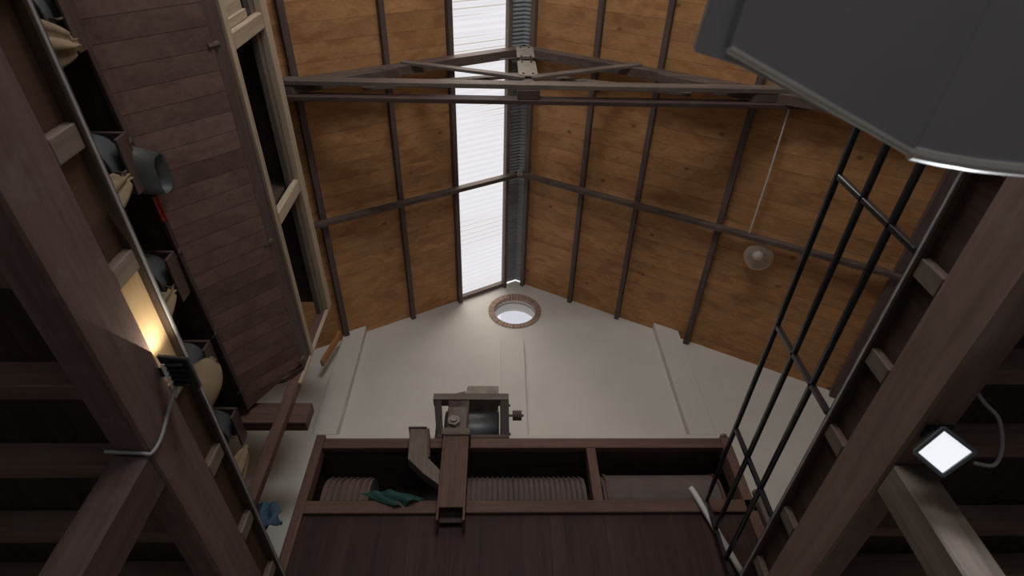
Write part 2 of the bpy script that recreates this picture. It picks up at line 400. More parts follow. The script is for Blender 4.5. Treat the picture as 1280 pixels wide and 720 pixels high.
part('collar_tie', t, M['dusty_x'], lambda b: bar(b, (RX + .05, TY + .03, 6.38), (2.0, TY + .03, 5.86), .035, .08), .003)
for s in (-1, 1):
    f0 = lambda x: zr(x) - .17
    xa, xb, xc = (-2.42, -2.0, -1.05) if s < 0 else (3.08, 2.6, 1.75)
    part('cheek_board', t, M['rafter'], lambda b: prism(b, [(xa, TY - .045, 5.68), (xb, TY - .045, 5.68), (xc, TY - .045, f0(xc) - .10), (xc, TY - .045, f0(xc) + .06), (xa, TY - .045, f0(xa) + .02)], (0, .09, 0)), .004)
part('tie_strap', t, M['iron'], lambda b: (bar(b, (RX, TY - .09, 6.63), (RX - .30, TY - .09, 6.50), .01, .014), bar(b, (RX, TY - .09, 6.63), (RX + .30, TY - .09, 6.50), .01, .014)))

# ------------------------------------------------------------------ lofts on both sides of the void
struct('floor', M['floorboard'], lambda b: box(b, WL, LX, WB, GY, FZ - .025, FZ))
struct('floor', M['floorboard'], lambda b: box(b, RXE, WR, WB, GY, FZ - .025, FZ))
struct('floor', M['floorboard'], lambda b: box(b, LX, RXE, 4.56, GY, FZ - .025, FZ))
struct('trim_9', M['edge_metal'], lambda b: (box(b, LX, LX + .006, WB, 4.56, FZ - .012, FZ + .006), box(b, LX - .03, LX + .006, WB, 4.56, FZ + .001, FZ + .007)))
struct('trim_10', M['edge_metal'], lambda b: (box(b, RXE - .006, RXE, WB, 4.56, FZ - .012, FZ + .006), box(b, RXE - .006, RXE + .03, WB, 4.56, FZ + .001, FZ + .007)))
def gb(b, x0, x1):
    box(b, x0, x1, WB, GY - .1, BZ, JZ)
solo('floor_beam', M['beam'], lambda b: gb(b, LX - .155, LX), 'heavy dark timber beam carrying the left loft, with a grey cable on it', 'beam', 'main loft beams', bevel=.012)
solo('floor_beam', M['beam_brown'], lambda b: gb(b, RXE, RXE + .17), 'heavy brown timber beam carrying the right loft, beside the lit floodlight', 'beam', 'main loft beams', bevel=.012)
JY = [.36, .88, 1.43, 2.10, 2.73, 3.40, 4.03]
JYR = [.88, 1.44, 1.98, 2.56, 3.38, 4.0]
order = ['far-end', 'second', 'third', 'fourth', 'fifth', 'sixth', 'seventh', 'eighth']
for side, ys in ((-1, JY), (1, JYR)):
    for i, y in enumerate(ys):
        w_ = .10
        x0, x1 = (WL + .01, LX - .02) if side < 0 else (RXE + .02, WR - .01)
        i_ = i + 8 - len(ys)
        lab = 'rough floor joist under the %s loft, %s' % ('left' if side < 0 else 'right', ['nearest the viewpoint', 'second from the viewpoint', 'one before the floodlight', 'level with the floodlight', 'first beyond the floodlight', 'second beyond the floodlight', 'last but one before the cabinet', 'closest to the cabinet'][i_])
        j = thing('floor_joist', ((x0 + x1) / 2, y, JZ), lab, 'floor joist', 'joists under the left loft' if side < 0 else 'joists under the right loft')
        part('joist_timber', j, M['joist'], lambda b: box(b, x0, x1, y - w_ / 2, y + w_ / 2, JZ + .001, FZ - .026), .006)
        xe = LX - .02 if side < 0 else RXE + .02
        part('sawn_end', j, M['dusty_z'], lambda b: box(b, min(xe, xe - side * .012), max(xe, xe - side * .012), y - w_ / 2 + .002, y + w_ / 2 - .002, JZ + .003, FZ - .03), .003, label='paler dusty sawn end')
# closing boards behind the beam line between joists (the dark gaps end here)
for side, ys in ((-1, JY), (1, JYR)):
    for i, (ya, yb) in enumerate(zip(ys, ys[1:])):
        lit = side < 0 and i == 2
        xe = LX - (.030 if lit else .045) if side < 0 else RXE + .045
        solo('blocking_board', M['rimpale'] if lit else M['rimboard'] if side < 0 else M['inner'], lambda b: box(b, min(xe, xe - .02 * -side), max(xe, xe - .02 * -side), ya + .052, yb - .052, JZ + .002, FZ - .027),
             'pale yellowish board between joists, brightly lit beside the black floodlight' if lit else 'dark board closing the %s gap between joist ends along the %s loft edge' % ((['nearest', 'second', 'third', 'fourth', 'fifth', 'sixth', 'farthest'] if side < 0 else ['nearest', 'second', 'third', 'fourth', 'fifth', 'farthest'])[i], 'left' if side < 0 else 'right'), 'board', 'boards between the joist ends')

# posts under the beams
def post(x0, x1, y0, y1, mat, label):
    tt = thing('timber_post', ((x0 + x1) / 2, (y0 + y1) / 2, GF), label, 'post', 'posts under the loft beams')
    part('post_shaft', tt, mat, lambda b: box(b, x0, x1, y0, y1, GF, BZ - .001), .012)
    return tt
post(LX - .165, LX - .002, 2.17, 2.40, M['timber_z'], 'dark timber post standing under the left loft beam')
post(RXE + .004, RXE + .18, 2.25, 2.46, M['dusty_z'], 'dusty brown timber post under the right loft beam, lit by the floodlight')

# ------------------------------------------------------------------ steel railing along the right loft
rl = thing('loft_railing', (RXE, 1.9, FZ), 'black steel railing of three bars along the right loft edge', 'railing')
y0r, y1r = -.9, 4.52
for z in (2.83, 2.56, 2.30):
    part('rail', rl, M['black_metal'], lambda b: box(b, RXE - .016, RXE + .016, y0r, y1r, z - .016, z + .016), .008, segs=2)
for y in (-.85, .27, 1.38, 2.47, 3.52, 4.50):
    part('upright', rl, M['black_metal'], lambda b: box(b, RXE - .016, RXE + .016, y - .016, y + .016, FZ + .007, 2.813), .004)
solo('white_pipe', M['white_pvc'], lambda b: tube(b, [(1.78, 4.55, 2.98), (1.80, 4.55, 2.93), (2.02, 4.55, 2.09)], .026, 16),
     'white plastic pipe sloping down behind the end of the black railing', 'pipe', smooth=True)

# ------------------------------------------------------------------ hopper machine over the left loft
X1, ZT = -1.8, 3.87
YN, YF = -1.6, 3.98
h = thing('hopper_machine', (-2.4, 1.2, FZ), 'long planked hopper machine on the left loft with an open pale wooden side frame', 'milling machine')
# slanted plank side: upper edge on the sill, lower edge drawn in underneath
def slant(b):
    t_ = .03; pts = []
    for y, s in ((YN, .50), (YF + .02, .378)):
        for k, (dx, dz) in enumerate(((0, 0), (t_ * .73, -t_ * -.68))): pass
    a = [(X1, YN, ZT), (X1, YF - .1, ZT), (X1 - .378, YF + .05, ZT - 1.08 * .378), (X1 - .52, YN, ZT - 1.08 * .52)]
    prism(b, a, (-.022, 0, .020))
part('hopper_side', h, M['hopper'], slant, .002)
part('hopper_side', h, M['innery'], lambda b: prism(b, [(-3.3, YN, ZT), (-3.3, YF, ZT), (-2.86, YF, 3.40), (-2.86, YN, 3.40)], (.02, 0, .02)))
part('hopper_floor', h, M['inner'], lambda b: box(b, -2.86, -2.21, YN, YF, 3.445, 3.465))
part('end_board', h, M['timber_x'], lambda b: prism(b, [(-3.3, YF - .06, ZT), (X1 - .005, YF - .06, ZT), (X1 - .12, YF - .06, ZT - .16), (X1 - .24, YF - .06, ZT - .20), (X1 - .36, YF - .06, ZT - .36), (-2.86, YF - .06, 3.47)], (0, .05, 0)), .003)
part('lower_edge_strip', h, M['timber_y'], lambda b: bar(b, (X1 - .515, YN, ZT - 1.08 * .515 - .015), (X1 - .385, YF + .04, ZT - 1.08 * .385 - .015), .03, .045), .004)
part('sill', h, M['timber_y'], lambda b: box(b, X1 - .09, X1, YN, YF, ZT, 4.07), .006)
for y in (1.05, 2.55, 3.85):
    part('bolt', h, M['iron'], lambda b: tube(b, [(X1 - .03, y, ZT - .02), (X1 + .012, y - .0, ZT + .05), (X1 + .02, y, ZT + .05)], .022, 8))
# frame
fr = part('side_frame', h, M['pale_y'], lambda b: box(b, X1 - .03, X1 + .02, YN, YF, 4.075, 4.15), .004, label='bare pale timber frame')
part('frame_rail', fr, M['pale_y'], lambda b: box(b, X1 - .035, X1 + .02, YN, YF, 4.78, 4.90), .004)
part('frame_rail', fr, M['dusty_y'], lambda b: box(b, X1 - .09, X1 - .036, YN, YF, 4.70, 4.79), .004)
for y in (-.45, 1.10, 2.50):
    part('frame_crosspiece', fr, M['pale_z'], lambda b: box(b, X1 - .045, X1 + .012, y - .055, y + .055, 4.171, 4.779), .004)
part('frame_panel', fr, M['pale_z'], lambda b: (box(b, X1 - .07, X1 - .055, -.39, 1.04, 4.171, 4.60), box(b, X1 - .055, X1 - .03, -.39, 1.04, 4.171, 4.24), box(b, X1 - .055, X1 - .03, .98, 1.04, 4.171, 4.6)), .003, label='pale panel filling the nearest bay')
part('body_back', h, M['innery'], lambda b: box(b, -3.33, -3.30, YN, YF, ZT, 4.88))
part('body_floor', h, M['innery'], lambda b: box(b, -3.3, X1 - .095, YN, YF, 4.02, 4.04))
part('body_top', h, M['inner'], lambda b: box(b, -3.33, X1 - .04, YN, YF, 4.905, 4.93))
for y in (1.1, 2.5):
    part('partition', h, M['inner'], lambda b: box(b, -3.3, X1 - .1, y - .012, y + .012, 4.04, 4.9))
# corner post and other legs, bearer
part('corner_post', h, M['red_z'], lambda b: box(b, X1 - .10, X1 - .01, YF + .0, YF + .09, FZ, 4.92), .006)
part('lit_post_strip', h, M['pale_z'], lambda b: box(b, X1 - .035, X1 + .015, YF + .002, YF + .035, 3.72, 4.92), .004, label='pale strip standing for direct light on the post')  # direct light on the upper post, put in as a pale strip
for y in (YF + .045, YN):
    part('leg', h, M['timber_z'], lambda b: box(b, -3.0, -2.9, y - .045, y + .045, FZ, 3.42), .006)
part('leg', h, M['timber_z'], lambda b: box(b, -1.95, -1.86, YN - .05, YN + .04, FZ, ZT), .006)
part('bearer', h, M['red_x'], lambda b: box(b, -3.1, -1.66, YF + .092, YF + .21, 3.33, 3.56), .006)
part('back_boarding', h, M['innery'], lambda b: box(b, -3.06, -3.03, YN, YF, FZ, 3.9))  # dark boarding, added partly to stand for the unlit space behind the sacks
# small latches along the lower edge
for y in (.62, 1.46, 2.28, 3.06, 3.72):
    k = .515 - (.13) * (y - YN) / (YF - YN)
    xx, zz = X1 - k, ZT - 1.08 * k
    def f(b):
        tube(b, [(xx + .02, y, zz - .02), (xx + .03, y + .02, zz - .05), (xx + .00, y + .05, zz - .06)], .009, 6)
        bar(b, (xx + .01, y, zz - .005), (xx + .01, y + .10, zz - .005), .02, .012)
    part('latch', h, M['iron'], f)

# ------------------------------------------------------------------ spouts with sacks under the hopper
def spout(y, label, big=False):
    tt = thing('sack_spout', (-2.42, y, 3.12), label, 'spout', 'sack spouts under the hopper')
    part('mounting_board', tt, M['timber_x'], lambda b: box(b, -2.72, -2.20, y - .16, y + .20, 3.30, 3.325), .003)
    part('side_board', tt, M['timber_y'], lambda b: box(b, -2.215, -2.195, y - .16, y + .20, 3.20, 3.299), .003)
    def collar(b, r=.155, n=28):
        prof = [(r, 3.30), (r, 3.14), (r + .008, 3.13), (r - .006, 3.12), (r - .008, 3.30)]
        rings = [[b.verts.new((-2.40 + q * math.cos(2 * PI * k / n), y + q * math.sin(2 * PI * k / n), z)) for k in range(n)] for q, z in prof]
        for a, c in zip(rings, rings[1:]):
            for k in range(n): b.faces.new((a[k], a[(k + 1) % n], c[(k + 1) % n], c[k]))
    part('collar', tt, M['tin'], collar, smooth=True)
    part('hook', tt, M['iron'], lambda b: tube(b, smooth_path([(-2.245, y + .02, 3.16), (-2.20, y + .02, 3.14), (-2.19, y + .02, 3.17)], 4), .007, 6))
    return tt
def sack(top, low, r, label, folds=9, seed=1, full=.0, n=44, m=26):
    """cloth sack gathered at `top`, hanging and spreading to `low`"""
    rnd = random.Random(seed); ph = [rnd.uniform(0, 6.28) for _ in range(4)]
    def f(b):
        T, L_ = Vector(top), Vector(low); ax = (L_ - T)
        rings = []
        for i in range(m + 1):
            t_ = i / m
            c = T + ax * t_ + Vector((0, 0, -.05 * math.sin(PI * t_)))
            rr = r * (.16 + .84 * math.sin(PI * .5 * min(1, (t_ * (1.5 + full)))) ** .75)
            if t_ > .86: rr *= math.sqrt(max(.02, 1 - ((t_ - .86) / .14) ** 2)) * .98 + .02
            if t_ < .05: rr = r * (.22 - t_ * 1.0)
            amp = (.20 * (1 - t_) + .05) * (1 - full * .7)
            ring_ = []
            for k in range(n):
                a = 2 * PI * k / n
                d = 1 + amp * math.sin(folds * a + ph[0] + 1.2 * t_) + amp * .5 * math.sin((folds * 2 - 3) * a + ph[1] - 2 * t_) + .06 * math.sin(2 * a + ph[2])
                u = Vector((.9, 0, .25)).normalized(); v = Vector((0, 1, 0))
                ring_.append(b.verts.new(c + (u * math.cos(a) * .85 + v * math.sin(a)) * rr * d))
            rings.append(ring_)
        for a, c in zip(rings, rings[1:]):
            for k in range(n): b.faces.new((a[k], a[(k + 1) % n], c[(k + 1) % n], c[k]))
        b.faces.new(rings[0][::-1]); b.faces.new(rings[-1])
    o = solo('flour_sack', M['sack'], f, label, 'sack', 'cloth sacks on the spouts', smooth=True)
    return o
spout(.72, 'tin sack spout under the hopper, topmost in the photo, holding the crumpled sack')
spout(1.56, 'tin sack spout under the hopper, beside the grey tin chute that sticks out')
spout(2.41, 'tin sack spout under the hopper, level with the brightly lit floorboards')
spout(3.24, 'tin sack spout under the hopper, right behind the black floodlight')
spout(4.02, 'tin sack spout at the far end of the hopper against the white wall')
sack((-2.17, .86, 3.14), (-2.42, .70, 2.62), .17, 'crumpled calico sack hanging highest in the photo, behind the loft edge', 8, 1)
sack((-2.20, 1.62, 3.17), (-2.36, 1.78, 2.60), .13, 'folded calico sack gathered beneath the grey tin chute', 6, 2)
sack((-2.20, 2.46, 3.14), (-2.34, 2.66, 2.62), .13, 'folded calico sack beside the brightly lit floorboards', 6, 3)
sack((-2.20, 3.22, 3.24), (-2.27, 3.36, 2.62), .19, 'plump smooth calico sack behind the black floodlight', 5, 4, full=.8)
sack((-2.12, 4.13, 3.12), (-2.22, 4.30, 2.50), .115, 'narrow calico sack at the far end of the hopper', 5, 5, full=.3)
# projecting tin chute and red strip
def chute_(b):
    a = Vector((-2.38, 1.60, 3.27)); e = Vector((-2.10, 1.70, 3.375))
    n = 20
    def sec(c, wy, wz): return [b.verts.new(c + Vector((0, wy * (abs(math.cos(q)) ** .6) * (1 if math.cos(q) > 0 else -1), wz * (abs(math.sin(q)) ** .6) * (1 if math.sin(q) > 0 else -1)))) for q in [2 * PI * k / n for k in range(n)]]
    rs = [sec(a, .17, .05), sec(a.lerp(e, .5), .155, .07), sec(e, .13, .075), sec(e + Vector((-.01, 0, 0)), .12, .065), sec(a.lerp(e, .5), .14, .055)]
    for p_, q_ in zip(rs, rs[1:]):
        for k in range(n): b.faces.new((p_[k], p_[(k + 1) % n], q_[(k + 1) % n], q_[k]))
solo('tin_chute', M['tin'], chute_, 'grey tin chute sticking out past the hopper planks above a sack', 'chute', smooth=True)
solo('red_clip', M['red'], lambda b: (bar(b, (-2.20, 1.84, 3.33), (-2.19, 2.02, 3.33), .012, .03), bar(b, (-2.185, 1.84, 3.345), (-2.175, 2.02, 3.345), .012, .014)), 'small red plastic strip under the hopper edge beside the tin chute', 'clip', bevel=.004)

# blue cloth on a peg, left of the cabinet
def drape(pts, nx, ny, fold, seed=3):
    """pts: four corners (tl,tr,br,bl); soft folds push along Y"""
    rnd = random.Random(seed)
    def f(b):
        tl, tr, br, bl = [Vector(p) for p in pts]; g = []
        for j in range(ny + 1):
            v = j / ny; row = []
            for i in range(nx + 1):
                u = i / nx
                p = tl.lerp(tr, u).lerp(bl.lerp(br, u), v)
                p += Vector((.012 * math.sin(9 * v + 4 * u), fold * math.sin(u * 13 + 3 * v) * (.35 + v) + .02 * math.sin(7 * u * v), .010 * math.sin(6 * u + 2 * v)))
                row.append(b.verts.new(p))
            g.append(row)
        for j in range(ny):
            for i in range(nx): b.faces.new((g[j][i], g[j][i + 1], g[j + 1][i + 1], g[j + 1][i]))
    return f
o = solo('blue_cloth', M['blue'], drape([(-1.90, 4.22, 2.62), (-1.72, 4.20, 2.65), (-1.64, 4.18, 2.44), (-1.80, 4.18, 2.34)], 26, 16, .022),
         'crumpled blue cloth hanging on a peg left of the dark cabinet', 'cloth', smooth=True)
o.modifiers.new('s', 'SOLIDIFY').thickness = .008
solo('wall_peg', M['black_metal'], lambda b: tube(b, [(-1.95, 4.26, 2.50), (-1.66, 4.26, 2.49)], .014, 10), 'short black peg bar behind the blue cloth', 'peg')

# ------------------------------------------------------------------ reel cabinet at the far end of the void
BY = 4.60
cb = thing('reel_cabinet', (.25, 5.0, FZ), 'long dark timber cabinet with open top bays, standing below the white gable', 'machine cabinet')
XL, XR = -1.72, 2.33
part('front_panel', cb, M['cabinet'], lambda b: box(b, XL + .08, XR - .09, BY + .02, BY + .045, FZ, 2.78), .002)
part('lower_rail', cb, M['red_x'], lambda b: box(b, XL + .085, XR, BY - .02, BY + .05, 2.765, 2.885), .006)
part('top_rail', cb, M['red_x'], lambda b: box(b, XL + .085, XR - .095, BY - .01, BY + .06, 3.45, 3.565), .006)
part('corner_post', cb, M['red_z'], lambda b: box(b, XL, XL + .085, BY - .02, BY + .13, FZ, 3.60), .006)
part('corner_post', cb, M['red_z'], lambda b: box(b, XR - .095, XR, BY - .02, BY + .17, FZ, 3.575), .006)
part('divider_post', cb, M['red_z'], lambda b: box(b, .895, .985, BY - .005, BY + .16, 2.886, 3.474), .006)
part('divider_post', cb, M['timber_z'], lambda b: box(b, -.46, -.37, BY + .0, BY + .10, 2.886, 3.474), .006)
part('rear_panel', cb, M['inner'], lambda b: box(b, XL, XR, 5.33, 5.36, FZ, 3.56))
part('side_panel', cb, M['innery'], lambda b: box(b, XL + .01, XL + .03, BY + .13, 5.33, FZ, 3.56))
part('side_panel', cb, M['innery'], lambda b: box(b, XR - .03, XR - .01, BY + .17, 5.33, FZ, 3.56))
part('lid', cb, M['timber_x'], lambda b: box(b, XL, XR, BY + .061, 5.36, 3.50, 3.53), .004)
for x in (XL + .09, XR - .05):
    part('side_rail', cb, M['red_y'], lambda b: box(b, x - .04, x + .03, BY + .18, 5.32, 2.80, 2.90), .004)
part('post_knob', cb, M['dusty_z'], lambda b: tube(b, [(XR - .045, BY - .0, 3.575), (XR - .045, BY - .0, 3.60)], .035, 12))
solo('side_stanchion', M['dusty_z'], lambda b: (box(b, XR + .02, XR + .11, BY - .06, BY + .04, FZ, 2.93), tube(b, [(XR + .065, BY - .01, 2.93), (XR + .065, BY - .01, 2.97)], .05, 12)),
     'short dusty post with a round cap at the right end of the dark cabinet', 'post', bevel=.006)
# reels
def reel(x0, x1, label, mat, ribs, r=.30, taper=False, cz=3.03, cy=5.0):
    tt = thing('bolting_reel', ((x0 + x1) / 2, cy, cz), label, 'sifting reel', 'reels inside the cabinet')
    n = 32
    def f(b):
        xs = [x0, x0 + .06, x1 - .06, x1]; rs = [r * .93 if taper else r, r, r, r * .86 if taper else r]
        rings = [[b.verts.new((x, cy + q * math.cos(2 * PI * k / n), cz + q * math.sin(2 * PI * k / n))) for k in range(n)] for x, q in zip(xs, rs)]
        for a, c in zip(rings, rings[1:]):
            for k in range(n): b.faces.new((a[k], a[(k + 1) % n], c[(k + 1) % n], c[k]))
        b.faces.new(rings[0]); b.faces.new(rings[-1][::-1])
    part('reel_cover', tt, mat, f, smooth=False)
    for i in range(ribs):
        x = x0 + .04 + (x1 - x0 - .08) * i / max(1, ribs - 1)
        part('reel_rib', tt, M['timber_z'] if ribs > 8 else M['red_z'], lambda b: ring_x(b, x, cy, cz, r - .002, r + .014, .020 if ribs > 8 else .024))
    part('axle', tt, M['iron'], lambda b: tube(b, [(x0 - .03, cy, cz), (x1 + .03, cy, cz)], .03, 12))
    return tt
def ring_x(b, x, cy, cz, r0, r1, w, n=32):
    R_ = []
    for k in range(n):
        c, s = math.cos(2 * PI * k / n), math.sin(2 * PI * k / n)
        R_.append([b.verts.new((xx, cy + r * c, cz + r * s)) for r, xx in ((r0, x - w / 2), (r1, x - w / 2), (r1, x + w / 2), (r0, x + w / 2))])
    for k in range(n):
        a, c = R_[k], R_[(k + 1) % n]
        for j in range(4): b.faces.new((a[j], a[(j + 1) % 4], c[(j + 1) % 4], c[j]))
reel(-1.56, -1.13, 'short ribbed reel in the left bay of the dark cabinet', M['reelcloth'], 7)
reel(-.34, .86, 'long closely ribbed reel in the middle bay of the dark cabinet', M['reelcloth'], 24)
reel(1.02, 2.16, 'smooth cloth-covered reel in the right bay of the dark cabinet', M['reelcloth'], 2, .31, True, 3.045)
o = solo('green_cloth', M['green'], drape([(-1.17, 4.56, 2.935), (-.90, 4.555, 2.985), (-.60, 4.565, 2.88), (-.86, 4.545, 2.80)], 34, 16, .02, 5),
         'crumpled green cloth lying over the left rail of the dark cabinet', 'cloth', smooth=True)
o.modifiers.new('s', 'SOLIDIFY').thickness = .006

# elevator leg and feed head in front of / on the cabinet
lg = thing('elevator_leg', (-.365, 4.5, FZ), 'upright wooden elevator leg in front of the dark cabinet, open at its foot', 'elevator leg')
lx0, lx1, ly0, ly1 = -.475, -.235, 4.42, 4.575
part('trunk_board', lg, M['red_z'], lambda b: box(b, lx0 + .02, lx1 - .02, ly0, ly0 + .02, 2.72, 3.46), .003)
for x in (lx0, lx1 - .02):
    part('trunk_side', lg, M['red_z'], lambda b: box(b, x, x + .02, ly0 - .004, ly1, 2.60, 3.46), .003)
part('trunk_back', lg, M['timber_z'], lambda b: box(b, lx0 + .02, lx1 - .02, ly1 - .02, ly1, 2.66, 3.46), .003)
part('head_board', lg, M['dusty_z'], lambda b: box(b, lx0 + .03, lx1 - .03, ly0 + .01, ly0 + .03, 3.54, 3.82), .003)
part('trunk_collar', lg, M['dusty_x'], lambda b: box(b, lx0 - .015, lx1 + .015, ly0 - .02, ly1 + .01, 3.46, 3.54), .005)
part('head_bolt', lg, M['gusset'], lambda b: (tube(b, [(-.385, ly0 + .01, 3.62), (-.385, ly0 - .035, 3.62)], .062, 6), tube(b, [(-.385, ly0 - .035, 3.62), (-.385, ly0 - .06, 3.62)], .035, 14)), label='pale hexagonal bearing boss')
# feed chute
def chute2(b):
    t_ = .09
    prism(b, [(-.80, 4.44, 3.56), (-.635, 4.44, 3.56), (-.60, 4.44, 3.23), (-.478, 4.44, 3.10), (-.478, 4.44, 2.95), (-.62, 4.44, 3.06), (-.78, 4.44, 3.22)], (0, .12, 0))
ch = thing('feed_chute', (-.64, 4.5, 2.95), 'cranked brown wooden chute feeding into the left side of the elevator leg', 'chute')
part('chute_trunk', ch, M['dusty_z'], chute2, .004)
part('chute_lip', ch, M['dusty_x'], lambda b: box(b, -.815, -.64, 4.425, 4.575, 3.562, 3.575), .002)
part('chute_edge', ch, M['red_z'], lambda b: prism(b, [(-.634, 4.435, 3.56), (-.615, 4.435, 3.56), (-.582, 4.435, 3.24), (-.600, 4.435, 3.23)], (0, .13, 0)), .002)

dm = thing('feed_drum', (-.19, 4.72, 3.57), 'black drum in a heavy dark frame on top of the cabinet', 'machine drum')
dy = 4.60
part('frame_post', dm, M['black_wood'], lambda b: prism(b, [(-.635, dy, 4.13), (-.555, dy, 4.13), (-.495, dy, 3.57), (-.555, dy, 3.57)], (0, .10, 0)), .005)
part('frame_post', dm, M['black_wood'], lambda b: box(b, .065, .155, dy, dy + .10, 3.57, 4.13), .005)
part('frame_beam', dm, M['dusty_x'], lambda b: box(b, -.635, .155, dy - .01, dy + .10, 4.06, 4.145), .005)
part('frame_foot', dm, M['timber_x'], lambda b: box(b, -.56, .155, dy - .01, dy + .50, 3.567, 3.61), .005)
for x in (-.59, .11):
    part('rear_post', dm, M['timber_z'], lambda b: box(b, x - .04, x + .04, dy + .42, dy + .50, 3.611, 4.06), .005)
def drum(b):
    n = 36; r = .235; cz = 3.835; cy = dy + .27
    xs = [(-.50, .05), (-.50, r * .97), (-.49, r), (.045, r), (.055, r * .97), (.055, .05)]
    rings = [[b.verts.new((x, cy + q * math.cos(2 * PI * k / n), cz + q * math.sin(2 * PI * k / n))) for k in range(n)] for x, q in xs]
    for a, c in zip(rings, rings[1:]):
        for k in range(n): b.faces.new((a[k], a[(k + 1) % n], c[(k + 1) % n], c[k]))
    b.faces.new(rings[0]); b.faces.new(rings[-1][::-1])
part('drum', dm, M['drum'], drum, smooth=True)
part('inspection_plate', dm, M['timber_z'], lambda b: box(b, -.47, -.255, dy + .0, dy + .02, 3.615, 4.055), .003)
part('belt_block', dm, M['gusset'], lambda b: prism(b, [(-.30, dy + .0, 4.148), (.05, dy, 4.148), (.05, dy, 4.262), (-.275, dy, 4.262), (-.285, dy, 4.235)], (0, .30, 0)), .006, label='pale grey-brown block on top')
part('top_wedge', dm, M['dusty_x'], lambda b: prism(b, [(-.48, dy + .02, 4.147), (-.305, dy + .02, 4.147), (-.305, dy + .02, 4.20)], (0, .2, 0)))
part('shaft', dm, M['iron'], lambda b: tube(b, [(.156, dy + .08, 3.92), (.31, dy + .08, 3.92)], .013, 10))
part('pulley', dm, M['timber_z'], lambda b: tube(b, [(.195, dy + .08, 3.92), (.198, dy + .08, 3.92), (.285, dy + .08, 3.92), (.288, dy + .08, 3.92)], [.045, .052, .052, .045], 18), label='small dark pulley on the shaft end')
for zz in (3.66, 4.03): part('nut', dm, M['iron'], lambda b: tube(b, [(.155, dy + .05, zz), (.172, dy + .05, zz)], .014, 6))

# short offcut hanging under the left eaves near the gable
solo('wooden_offcut', M['pine_raw'] if 'pine_raw' in M else M['pale_z'], lambda b: bar(b, (-2.06, 5.22, 5.78), (-2.17, 5.22, 5.20), .10, .035, (1, 0, 0)), 'short orange pine offcut hanging at the left pilaster by the hopper frame', 'wood offcut', bevel=.004)
bpy.data.objects['wooden_offcut'].data.materials[0] = wood('orange_pine', (.34, .15, .05), (.55, .28, .11), 2, 6)

# ------------------------------------------------------------------ lamps
# globe lamp on the right slope
gl = thing('globe_lamp', (3.12, 3.72, 5.60), 'round glass globe lamp with a bulb inside, hanging below the right rafter', 'ceiling lamp')
gc = Vector((3.14, 3.80, 5.60)); gr_ = .165
def globe(b, r=.165, n=28, m=18):
    rings = []
    for j in range(1, m):
        a = PI * j / m
        if a < .35: continue
        rings.append([b.verts.new(gc + Vector((r * math.sin(a) * math.cos(2 * PI * k / n), r * math.sin(a) * math.sin(2 * PI * k / n), r * math.cos(a)))) for k in range(n)])
    for a, c in zip(rings, rings[1:]):
        for k in range(n): b.faces.new((a[k], a[(k + 1) % n], c[(k + 1) % n], c[k]))
    b.faces.new(rings[-1])
part('glass_globe', gl, M['globe'], globe, smooth=True)
part('bulb', gl, M['lampbase'], lambda b: tube(b, [gc + Vector((-.01, -.01, d)) for d in (.10, .04, -.01, -.04, -.055)], [.035, .06, .06, .045, .014], 16), smooth=True)
part('lamp_holder', gl, M['lampbase'], lambda b: tube(b, [gc + Vector((0, 0, d)) for d in (.10, .155, .157, .19)], [.03, .03, .055, .055], 18))
part('lamp_arm', gl, M['lampbase'], lambda b: tube(b, smooth_path([gc + Vector((0, 0, .18)), gc + Vector((-.02, -.06, .17)), gc + Vector((-.10, -.20, .12)), (2.97, 3.585, 5.735)]), .008, 8))
solo('lamp_cable', M['white_pvc'], lambda b: tube(b, [(2.985, 2.02, 5.70), (2.99, 2.8, 5.685), (2.985, 3.53, 5.69)], .010, 8), 'thin white cable running from the truss to the glass globe lamp', 'cable')

# lit floodlight on the right beam
nv = Vector((-.4, -.4, -.83)).normalized()
fc = Vector((1.915, 1.995, 1.475))
q = [Vector((1.83, 2.03, 1.50)), Vector((1.90, 1.91, 1.52)), Vector((2.00, 1.96, 1.45)), Vector((1.92, 2.08, 1.43))]
cq = sum(q, Vector()) / 4
fl = thing('floodlight', tuple(cq), 'switched-on square white LED floodlight below the right loft beam', 'floodlight')
def quad(b, k, off, th):
    pts = [cq + (p - cq) * k + nv * off for p in q]; prism(b, pts, -nv * th)
part('housing', fl, M['black'], lambda b: quad(b, 1.12, -.006, .045), .004)
part('bezel', fl, M['ledrim'], lambda b: [bar(b, cq + (q[i] - cq) * 1.13 + nv * .0, cq + (q[(i + 1) % 4] - cq) * 1.13 + nv * .0, .014, .014, nv) for i in range(4)])
part('led_panel', fl, M['led'], lambda b: quad(b, .98, .002, .006), label='glowing white face')
part('bracket', fl, M['black_metal'], lambda b: (bar(b, cq - nv * .05, cq - nv * .05 + Vector((0, 0, .055)), .03, .012, (0, 1, 0)), box(b, 1.90, 2.02, 1.97, 2.04, 1.588, 1.5995)))
solo('floodlight_cable', M['cable'], lambda b: tube(b, smooth_path([(2.03, 2.02, 1.44), (2.10, 2.01, 1.42), (2.13, 1.95, 1.46), (2.10, 1.84, 1.52), (2.055, 1.80, 1.58), (2.05, 1.78, 1.66)]), .008, 8), 'grey cable looping beside the lit square floodlight', 'cable', smooth=True)
def lamp(name, kind, loc, direction, energy, color=(1, 1, 1), **k):
    d = bpy.data.lights.new(name, kind); d.energy = energy; d.color = color
    for a, v in k.items(): setattr(d, a, v)
    o = bpy.data.objects.new(name, d); C.objects.link(o); o.location = loc
    o.rotation_euler = Vector(direction).to_track_quat('-Z', 'Y').to_euler(); return o
lamp('floodlight_lamp', 'SPOT', cq + nv * .012, nv, 22, (.85, .93, 1), spot_size=3.0, spot_blend=.8, shadow_soft_size=0)

